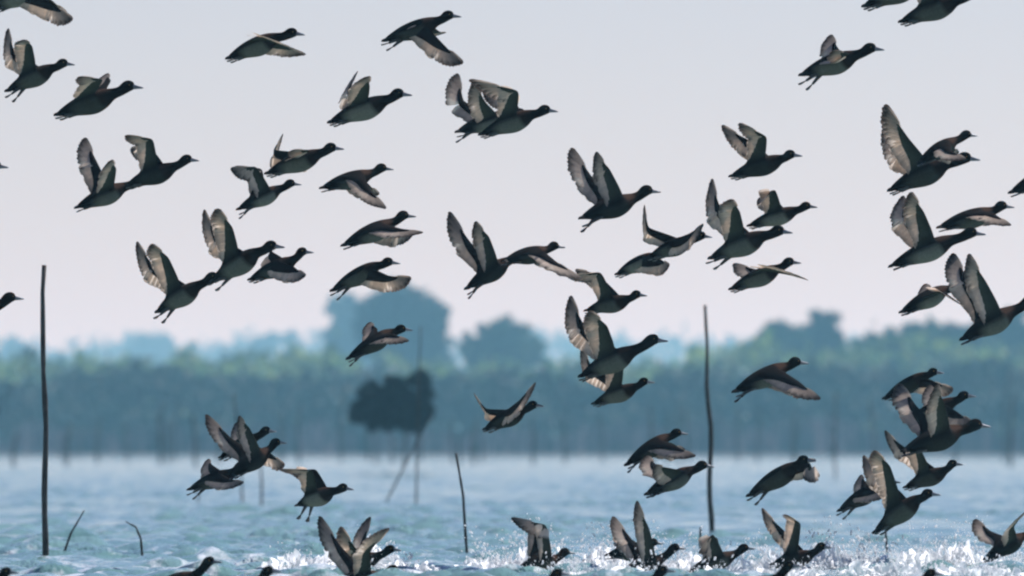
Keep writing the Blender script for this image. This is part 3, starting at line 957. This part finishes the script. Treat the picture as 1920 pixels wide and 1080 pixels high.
M_SPRAY = mat_spray()
rs = np.random.RandomState(77)
CUBE = np.array([(-1, -1, -1), (1, -1, -1), (1, 1, -1), (-1, 1, -1), (-1, -1, 1), (1, -1, 1), (1, 1, 1), (-1, 1, 1)]) * 0.62
CF = np.array([(0, 3, 2, 1), (4, 5, 6, 7), (0, 1, 5, 4), (1, 2, 6, 5), (2, 3, 7, 6), (3, 0, 4, 7)])


def spray(plumes, label):
    Vs, Fs, off = [], [], 0
    for (px, hw_px, h_px, Y, n) in plumes:
        c = at(px, 0, Y)
        k = Y / FPX
        # churned white water: thin leaning sheets with torn upper edges
        g, gd = 90, 9
        gx = np.linspace(-1.6, 1.6, g)
        for sheet in range(4):
            y0_ = rs.uniform(-0.28, 0.28); lean_ = rs.uniform(-0.12, 0.12); ph = rs.uniform(0, 50)
            P = np.zeros((g, gd, 3)); keep = np.zeros((g, gd))
            for a_ in range(g):
                X_ = gx[a_]
                e2 = max(0, 1 - (X_ / 1.6) ** 2)
                q = noise.noise((ph + X_ * 2.2, 1.1, Y)) + 0.7 * noise.noise((ph + X_ * 6, 2.2, Y)) + 0.35 * noise.noise((ph + X_ * 15, 3.3, Y))
                hgt = 0.012 + e2 * h_px * k * 0.62 * max(0.0, 0.40 + q)
                for b_ in range(gd):
                    v = b_ / (gd - 1)
                    P[a_, b_] = (c.x + X_ * hw_px * k + 0.03 * noise.noise((X_ * 9, v * 3, ph)) * v,
                                 Y + y0_ + lean_ * v + 0.07 * noise.noise((ph + X_ * 4, v * 2.0, 7.0)), -0.03 + (hgt + 0.03) * v)
                    keep[a_, b_] = 0.75 - v * v * 0.75 + 0.9 * noise.noise((ph + X_ * 11, v * 4 + ph, 4.0))
            ids = np.arange(g * gd).reshape(g, gd) + off
            Vs.append(P.reshape(-1, 3))
            ok = keep[:-1, :-1] > 0.12
            Fs.append(np.stack([ids[:-1, :-1], ids[1:, :-1], ids[1:, 1:], ids[:-1, 1:]], -1)[ok])
            off += g * gd
        # droplets and short streaks thrown from the tongues
        jets = rs.uniform(-1, 1, 5)
        for i in range(int(n * 1.8)):
            u = rs.exponential(0.30)
            if u > 1.2: continue
            j = jets[rs.randint(5)]
            x = c.x + (rs.normal(0, 0.35) * (1 - 0.3 * min(u, 1)) + 0.6 * j * (0.6 + u)) * hw_px * k
            y = Y + rs.normal(0, 0.15)
            z = 0.02 + u * h_px * k * (0.7 + 0.5 * abs(math.sin(j * 9)))
            sz = min(0.006, 0.0016 * math.exp(rs.normal(0.1, 0.75)))
            a = np.array((j * 0.8 + rs.normal(0, .3), rs.normal(0, .4), 1.0)); a /= np.linalg.norm(a)
            el = rs.uniform(1.0, 3.0)
            P = CUBE.copy()
            th = rs.uniform(0, 6.28)
            P = P @ np.array([(math.cos(th), -math.sin(th), 0), (math.sin(th), math.cos(th), 0), (0, 0, 1)])
            P += np.outer(P @ a, a) * (el - 1)
            Vs.append(P * sz + np.array((x, y, z))); Fs.append(CF + off); off += 8
    ob = fast_mesh('water_spray', np.concatenate(Vs), np.concatenate(Fs), M_SPRAY, smooth=True)
    tag(ob, label, 'spray', kind='stuff')


spray([(560, 60, 45, 60.5, 300), (670, 80, 70, 60.6, 700), (760, 50, 45, 60.2, 300), (690, 70, 30, 57.8, 300)], 'white spray round the pair of ducks bursting out at left')
spray([(930, 60, 60, 61, 500), (1010, 60, 80, 60.8, 700), (1095, 70, 70, 60.5, 700), (1180, 60, 70, 60.4, 600), (1270, 60, 65, 60.3, 600), (1350, 60, 55, 60.2, 400), (1090, 160, 38, 57.6, 600), (1290, 120, 32, 57.2, 500)], 'white spray round the ducks bursting out at centre')
spray([(1450, 60, 60, 60.6, 500), (1540, 60, 75, 60.5, 700), (1640, 70, 70, 60.6, 800), (1720, 60, 68, 60.3, 800), (1790, 60, 80, 60.4, 800), (1890, 70, 66, 60.2, 700), (1500, 110, 36, 57.4, 500), (1690, 120, 52, 57.5, 700), (1850, 90, 45, 57.2, 500)], 'white spray at lower right under the rising ducks')
